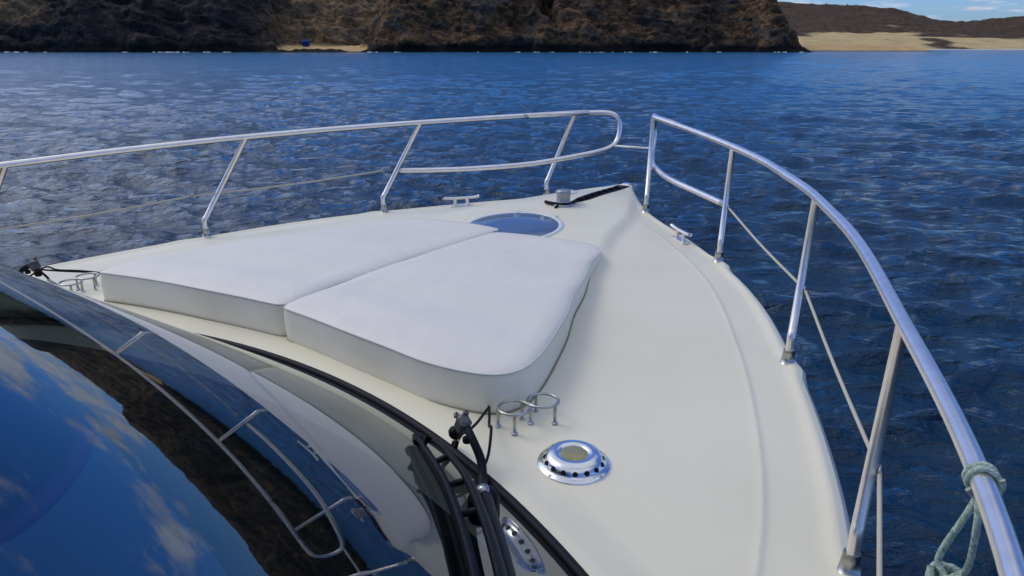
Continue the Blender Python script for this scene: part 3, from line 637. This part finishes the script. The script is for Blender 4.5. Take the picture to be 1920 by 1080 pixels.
# ---- jointed washer brackets beside the windscreen (starboard and port)
def bracket(sx, dx=0., dy=0.):
    P = lambda x, y, z: (sx*(x+dx), y+dy, z)
    o = MB(); o.box(P(.828, 1.268, .098), (.045, .03, .012), sx*-.5, 0, ch=.2); o.tube([P(.828, 1.268, .10), P(.84, 1.262, .128), P(.862, 1.245, .15)], .0055, 8)
    root = o.build('washer_bracket', M['steel2'], yacht, origin=P(.828, 1.268, .098))
    o = MB(); o.box(P(.893, 1.224, .205), (.034, .028, .042), sx*-.45, sx*.5, ch=.22); o.box(P(.896, 1.232, .230), (.013, .013, .012), sx*.4, ch=.3); o.box(P(.876, 1.224, .222), (.012, .018, .012), sx*.7, ch=.3); o.build('joint_block', M['dgrey'], root)
    o = MB(); o.lathe([(0, -.014), (.010, -.012), (.014, -.005), (.0148, .004), (.011, .011), (0, .013)], P(.872, 1.222, .180), 14)
    o.build('knob', M['black'], root)
    o = MB(); o.lathe([(0, -.010), (.010, -.006), (.010, .005), (0, .010)], P(.915, 1.207, .182), 10); o.build('knob', M['black'], root)
    o = MB(); o.tube([P(.910, 1.215, .205), P(.935, 1.20, .19), P(.962, 1.19, .155), P(.98, 1.168, .128), P(1.0, 1.14, .125), P(1.03, 1.10, .13)], (.0088, .0115), 10)
    o.build('hose', M['rubber'], root)
    o = MB(); o.tube([P(.905, 1.222, .19), P(.872, 1.31, .165), P(.83, 1.41, .14), P(.80, 1.475, .118)], .0034, 8)
    o.tube([P(.975, 1.17, .135), P(.958, 1.225, .15), P(.93, 1.28, .18), P(.905, 1.31, .165), P(.86, 1.38, .15), P(.80, 1.47, .122)], .0034, 8)
    o.tube([P(.89, 1.235, .185), P(.862, 1.25, .15), P(.850, 1.25, .115)], .0045, 8)
    o.build('cables', M['black'], root)
    return root
bracket(1)
bracket(-1, .30, .19)
# ---- wiper
def og(x, y, o=.012): return (x, y, float(S(x, y))+o)
wp = (1.085, 1.015); b = MB(); q = og(*wp, .0)
b.lathe([(.030, -.02), (.030, .02), (.024, .034), (.013, .038), (0, .038)], q, 18); b.lathe([(.012, .03), (.011, .05), (0, .052)], (q[0]+.004, q[1]-.008, q[2]), 12, mi=1)
wiper = b.build('wiper', [M['black'], M['steel2']], yacht, origin=q)
def bar(bm, pts, w, h, mi=0, o=.0):
    """flat bar of rectangular section lying over the glass; w across, h high"""
    P = smooth([og(x, y, z) for x, y, z in pts], 6); rows_ = []
    for i, q in enumerate(P):
        T = (P[min(i+1, len(P)-1)]-P[max(i-1, 0)]).normalized(); nn_ = Vector((.35, .6, .72)); nn_ = (nn_-T*nn_.dot(T)).normalized(); si = T.cross(nn_); u = i/(len(P)-1); ww = w[0]+(w[1]-w[0])*u if isinstance(w, tuple) else w
        rows_.append([q+si*ww*a_1+nn_*h*b_1 for a_1, b_1 in ((-.5, 0), (-.5, .8), (-.36, 1), (.36, 1), (.5, .8), (.5, 0), (-.5, 0))])
    bm.grid(rows_, mi, flip=True); k9 = len(bm.f)
    bm.add([tuple(v) for v in rows_[0][:6]], [list(range(6))], mi, smooth=False); bm.add([tuple(v) for v in rows_[-1][:6]], [[5, 4, 3, 2, 1, 0]], mi, smooth=False)
b = MB(); bar(b, [(1.075, 1.03, .030), (1.15, .935, .034), (1.27, .79, .034), (1.42, .60, .034)], (.022, .017), .010)
b.build('arm', M['rubber'], wiper)
b = MB(); bar(b, [(.850, 1.118, .014), (.93, 1.048, .018), (1.05, .944, .020), (1.2, .788, .020), (1.40, .56, .02)], .014, .009)
bar(b, [(.848, 1.119, .001), (.93, 1.046, .001), (1.05, .941, .001), (1.2, .785, .001), (1.40, .558, .001)], .007, .016)
b.box(og(.850, 1.122, .018), (.024, .03, .022), R(45), ch=.2); b.build('blade', M['black'], wiper)
b = MB(); bar(b, [(.872, 1.112, .026), (.94, 1.072, .046), (1.03, 1.005, .050), (1.10, .945, .052), (1.22, .82, .046), (1.34, .68, .04)], (.010, .020), .010)
for x, y, x2, y2 in ((.90, 1.095, .892, 1.085), (.99, 1.035, .975, 1.010), (1.08, .965, 1.06, .935), (1.17, .875, 1.15, .84)): b.tube([og(x, y, .05), og(x2, y2, .022)], .006, 6, sub=1)
b.build('linkage', M['black'], wiper)

# ---- rails
RH = .4428
def rail_x(y): return float(np.interp(y, [-3.2, -1, 0, .5, .84, .99, 1.19, 1.48, 1.68, 2.02, 2.42, 2.53, 2.79, 2.91, 3.2, 3.29, 3.6, 3.9, 3.97, 4.1], [1.95, 1.96, 1.95, 1.91, 1.862, 1.833, 1.782, 1.695, 1.638, 1.535, 1.362, 1.312, 1.158, 1.09, .885, .81, .555, .285, .225, .126]))
def rail_p(y, sx, h=RH): return (sx*rail_x(y), y, float(zs(y))+h)
STN = [((.345, 3.64), (.24, 3.95)), ((.915, 3.02), (.885, 3.20)), ((1.378, 2.185), (1.363, 2.416)), ((1.680, 1.335), (1.7, 1.482)), ((1.80, .10), (1.885, .38)), ((1.83, -1.2), (1.94, -.95)), ((1.82, -2.6), (1.93, -2.3))]
for sx in (1, -1):
    root = empty('bow_rail', (sx*1.6*K, 1.5*K, .1*K), yacht)
    b = MB()
    yy = [3.97, 3.86, 3.7, 3.5, 3.3, 3.1, 2.9, 2.7, 2.5, 2.3, 2.1, 1.9, 1.7, 1.5, 1.3, 1.1, .9, .7, .5, .3, 0, -.5, -1, -2, -3.2]
    zt = float(zs(3.98))
    if sx < 0: loop = [(-.115, 3.87, zt+.228), (-.06, 3.98, zt+.242), (-.025, 4.06, zt+.27), (-.018, 4.10, zt+.33), (-.025, 4.11, zt+.39), (-.055, 4.10, zt+.43), (-.11, 4.07, zt+RH)]
    else: loop = [(.285, 3.86, zt+.20), (.235, 3.97, zt+.225), (.205, 4.06, zt+.27), (.195, 4.10, zt+.34), (.197, 4.085, zt+.40), (.215, 4.04, zt+.435), (.228, 4.0, zt+RH)]
    top = [tuple(q) for q in smooth(loop, 5)][:]+[rail_p(y, sx) for y in yy]
    if sx < 0:
        # mid tube running from the loop back to the second stanchion
        mid = [(-.842, 3.13, float(zs(3.1))+.213), (-.70, 3.24, float(zs(3.2))+.208), (-.52, 3.38, float(zs(3.4))+.205), (-.31, 3.63, float(zs(3.6))+.207)]
    else:
        mid = [(.905, 3.10, float(zs(3.1))+.22), (.70, 3.33, float(zs(3.3))+.212), (.47, 3.58, float(zs(3.6))+.205)]
    P = [Vector(q) for q in smooth(mid+loop[:1], 6)]+[Vector(q) for q in top[1:5*len(loop)]]+[Vector(q) for q in smooth([loop[-1]]+[rail_p(y, sx) for y in yy], 4)]
    Q = [P[0]]
    for q in P[1:]:
        if (q-Q[-1]).length > .008: Q.append(q)
    for _ in range(2): Q = [Q[0]]+[(Q[i-1]+Q[i]*2+Q[i+1])/4 for i in range(1, len(Q)-1)]+[Q[-1]]
    b.tube(Q, .0138, 14, sub=1); b.build('handrail', M['steel'], root)
    for i, (ba, tp) in enumerate(STN if sx > 0 else [((.30, 3.76), (.235, 3.96)), ((.885, 3.04), (.81, 3.285)), ((1.345, 2.28), (1.305, 2.54)), ((1.665, 1.40), (1.61, 1.60))]+STN[4:]):
        b = MB(); x0, y0 = ba; z0 = float(dk(x0, y0))
        zt_ = float(zs(tp[1]))+RH-.006
        e = Vector((sx*(x0+.003), y0+.0, z0+.075)); T = Vector((sx*rail_x(tp[1]) if i else sx*tp[0], tp[1], zt_)); Bs = Vector((sx*x0, y0+.004, z0-.005))
        dv = (T-e).normalized(); pts = [Bs, e-Vector((0, 0, .02)), e+dv*.004+Vector((0, 0, .002)), e+dv*.025, T]
        b.tube([pts[0], pts[1]]+[tuple(q) for q in smooth([pts[1], pts[2], pts[3]], 4)[1:]]+[T], .0122, 12, sub=1); st = b.build('stanchion', M['steel'], root, origin=tuple(Bs))
        b = MB(); b.tube([(sx*x0, y0+.002, z0-.004), (sx*(x0+.001), y0+.002, z0+.038)], (.0205, .0155), 14, sub=1); b.build('socket', M['steel2'], st) if False else b.build('socket', M['steel2'], root)
    # lifeline cord from the second stanchion aft, through a ring on each stanchion
    def on_st(i, h):
        ba, tp = STN[i]; z0 = float(zs(ba[1])); u = (h-.07)/(RH-.07); xt = rail_x(tp[1]); return Vector((sx*(ba[0]+(xt-ba[0])*u), ba[1]+(tp[1]-ba[1])*u, z0+h))
    A_ = [on_st(1, .215), on_st(2, .205), on_st(3, .195), on_st(4, .19), on_st(5, .19), on_st(6, .19)]
    A_ = [q+Vector((sx*.016, 0, 0)) for q in A_]
    b = MB()
    for i in range(5):
        m_ = (A_[i]+A_[i+1])/2-Vector((0, 0, .008)); b.tube([A_[i], m_, A_[i+1]], .0042, 8, sub=6)
    b.build('lifeline', M['cord'], root)
    for q in A_:
        b = MB(); b.tube([(q.x+.0, q.y+.0105*math.cos(a), q.z+.0105*math.sin(a)) for a in np.linspace(0, 6.28, 13)[:-1]], .0026, 6, sub=2, closed=True); b.build('eyelet', M['steel2'], root)
b = MB(); zt = float(zs(3.98)); b.tube([(-.03, 4.045, zt+.262), (.09, 4.04, zt+.262), (.205, 4.05, zt+.262)], .0062, 8, sub=4); b.build('bow_gate_bar', M['steel'], yacht)

# ------------------------------------------------------------------ sun pads
def pad(sx, outline, label):
    pts = [Vector((x*1., y, 0)) for x, y in outline]
    n0 = len(pts); P = []
    rad = [.03, .10, .17, .12, .17, .05, .05, .03]
    # round every corner with its own radius
    for i in range(n0):
        a, b_, c_ = pts[i-1], pts[i], pts[(i+1) % n0]; r_ = outline_r[i]
        d1 = (a-b_); d2 = (c_-b_); l1 = min(r_, d1.length*.48); l2 = min(r_, d2.length*.48); p1 = b_+d1.normalized()*l1; p2 = b_+d2.normalized()*l2
        for k_ in range(9):
            u = k_/8; P.append(p1*(1-u)**2+b_*2*u*(1-u)+p2*u*u)
    # resample evenly
    Ls = [0]
    for i in range(len(P)): Ls.append(Ls[-1]+(P[(i+1) % len(P)]-P[i]).length)
    nn = 220; O = []; j = 0
    for i in range(nn):
        s_ = Ls[-1]*i/nn
        while Ls[j+1] < s_: j += 1
        u = (s_-Ls[j])/max(1e-9, Ls[j+1]-Ls[j]); O.append(P[j]*(1-u)+P[(j+1) % len(P)]*u)
    cen = sum(O, Vector())/nn
    nor = []
    for i in range(nn):
        T = (O[(i+3) % nn]-O[i-3]).normalized(); nor.append(Vector((T.y, -T.x, 0)))
    if (O[0]-cen).dot(nor[0]) < 0: nor = [-q for q in nor]
    wob = [.0025*math.sin(i*.13*2+1)+.0015*math.sin(i*.31+2) for i in range(nn)]
    def z0(q): return float(zs(q[1]))+.045*(1-min(1, abs(q[0])/float(xe(q[1])))**2.2)
    HT = 1.0      # heights below are fractions of the pad's own thickness, which tapers towards the bow
    def TH_(y): return float(np.interp(y, [1.45, 1.66, 2.03, 2.4, 2.65, 2.85], [.110, .106, .090, .066, .047, .032]))
    def ringp(off, h, bul=0, f=0.): return [(O[i].x*sx+nor[i].x*(off+bul+wob[i])*sx, O[i].y+nor[i].y*(off+bul+wob[i]), z0(O[i])+h+f*TH_(O[i].y)) for i in range(nn)]
    rings_side = [ringp(-.006, -.004), ringp(-.001, .0, f=.05), ringp(.001, .0, f=.2), ringp(.003, .0, f=.5), ringp(.002, .0, f=.8), ringp(0, -.004, f=1)]
    root = empty('sun_pad', Vector((cen.x*sx, cen.y, z0(cen)))*K); tag(root, label, 'cushion', 'sun pads on the foredeck')
    b = MB(); b.grid([r+[r[0]] for r in rings_side], flip=(sx < 0)); b.build('border', M['vinylside'], root)
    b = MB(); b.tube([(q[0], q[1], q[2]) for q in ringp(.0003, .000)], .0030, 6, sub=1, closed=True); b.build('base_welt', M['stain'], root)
    b = MB(); b.tube([(q[0], q[1], q[2]) for q in ringp(.0008, -.001, f=1)], .0021, 6, sub=1, closed=True); b.build('piping', M['pipe'], root)
    def scl(e, s_, h):
        c0 = (sum(q[0] for q in e)/nn, sum(q[1] for q in e)/nn); o = []
        for q in e:
            x, y = c0[0]+(q[0]-c0[0])*s_, c0[1]+(q[1]-c0[1])*s_; o.append((x, y, z0((x, y))+TH_(y)+h*(.4+.6*TH_(y)/.12)))
        return o
    b = MB(); R_ = []
    edge = ringp(0, -.002, f=1); R_.append(edge)
    for off, dh in ((-.006, .004), (-.016, .008), (-.030, .0115), (-.05, .014), (-.075, .016)): R_.append(scl(edge, 1+off/.55, dh-.002))
    last = R_[-1]; lc = (sum(q[0] for q in last)/nn, sum(q[1] for q in last)/nn)
    for s_ in np.linspace(.955, .0, 22):
        row = []
        for q in last:
            x = lc[0]+(q[0]-lc[0])*s_; y = lc[1]+(q[1]-lc[1])*s_
            wv = .0035*(vn(x*3.1+5, y*2.7)-.5)*min(1, (1-s_)*6)
            yr = 1.51-.13*x*x; roll = .012*math.exp(-((y-yr-.11)/.075)**2)*(1-s_)**.3*min(1, (1-s_)*7)
            dip = -.006*math.exp(-((y-yr-.30)/.09)**2)*min(1, (1-s_)*5)
            row.append((x, y, z0((x, y))+TH_(y)+.014*(.4+.6*TH_(y)/.12)+roll+dip+wv*.8))
        R_.append(row)
    b.grid([r+[r[0]] for r in R_], flip=(sx < 0)); b.build('cover', M['vinyl'], root)
def vn(x, y): return float(vnoise(np.array([x]), np.array([y]), 5)[0])
out_s = [(.004, 1.525), (.20, 1.490), (.43, 1.462), (.66, 1.418), (.872, 1.462), (.858, 1.68), (.742, 2.03), (.613, 2.41), (.50, 2.80), (.20, 2.775), (.004, 2.735)]
outline_r = [.035, .2, .2, .2, .17, .15, .3, .3, .12, .2, .04]
pad(1, out_s, 'white vinyl sun pad nearer the camera, its rounded corner beside the two cup rings')
out_p = [(.000, 1.535), (.20, 1.520), (.45, 1.515), (.72, 1.490), (.890, 1.468), (.868, 1.66), (.765, 2.03), (.635, 2.41), (.51, 2.82), (.20, 2.83), (.000, 2.80)]
outline_r = [.035, .2, .2, .2, .04, .15, .3, .3, .12, .2, .04]
pad(-1, out_p, 'white vinyl sun pad farther from the camera, on the port half of the foredeck')

# ------------------------------------------------------------------ green and white rope tied round the starboard rail
rp = Vector(rail_p(1.0, 1)); tg = (Vector(rail_p(.95, 1))-Vector(rail_p(1.05, 1))).normalized()
ax = tg.cross(Vector((0, 0, 1))).normalized(); bx = ax.cross(tg)
b = MB(); r_ = .0138+.0030; pts = []
for k_ in range(41):
    a = 2*math.pi*k_/40*2.0+R(200); pts.append(rp+tg*(-.010+.020*k_/40)+(ax*math.cos(a)+bx*math.sin(a))*r_*(1+.04*math.sin(k_)))
b.tube(pts, .0040, 10, sub=2)
b.tube([rp+tg*.014+(ax*math.cos(a)+bx*math.sin(a))*(r_+.0022) for a in np.linspace(R(150), R(330), 10)], .0038, 10, sub=3)
k0 = rp+tg*.01-bx*r_
kn = Vector((1.812, .985, .352))
root_rope = None
b.tube([rp+tg*.004+ax*.0*r_-bx*r_*1.1, rp+tg*.01+Vector((-.012, -.004, -.05)), kn+Vector((-.010, .006, .02)), kn], .0044, 10, sub=5)
b.tube([rp+tg*.022-bx*r_*.9+ax*.006, rp+tg*.03+Vector((-.004, -.008, -.045)), kn+Vector((.022, -.004, .022)), kn+Vector((.008, 0, 0))], .0044, 10, sub=5)
for q, a0 in ((0, 0), (1, 1.6), (2, 3.0)):
    b.tube([kn+Vector((.017*math.cos(a+a0), .014*math.sin(a+a0), -.004+.011*math.sin(a*1.5+q))) for a in np.linspace(0, 5.6, 11)], .0044, 10, sub=3)
b.tube([kn, kn+Vector((-.012, 0, -.06)), kn+Vector((-.02, .0, -.25)), kn+Vector((.02, .01, -.5))], .0050, 10, sub=6)
tag(b.build('mooring_rope', M['rope'], origin=tuple(rp)), 'green and white braided rope tied round the starboard handrail and knotted below', 'rope')
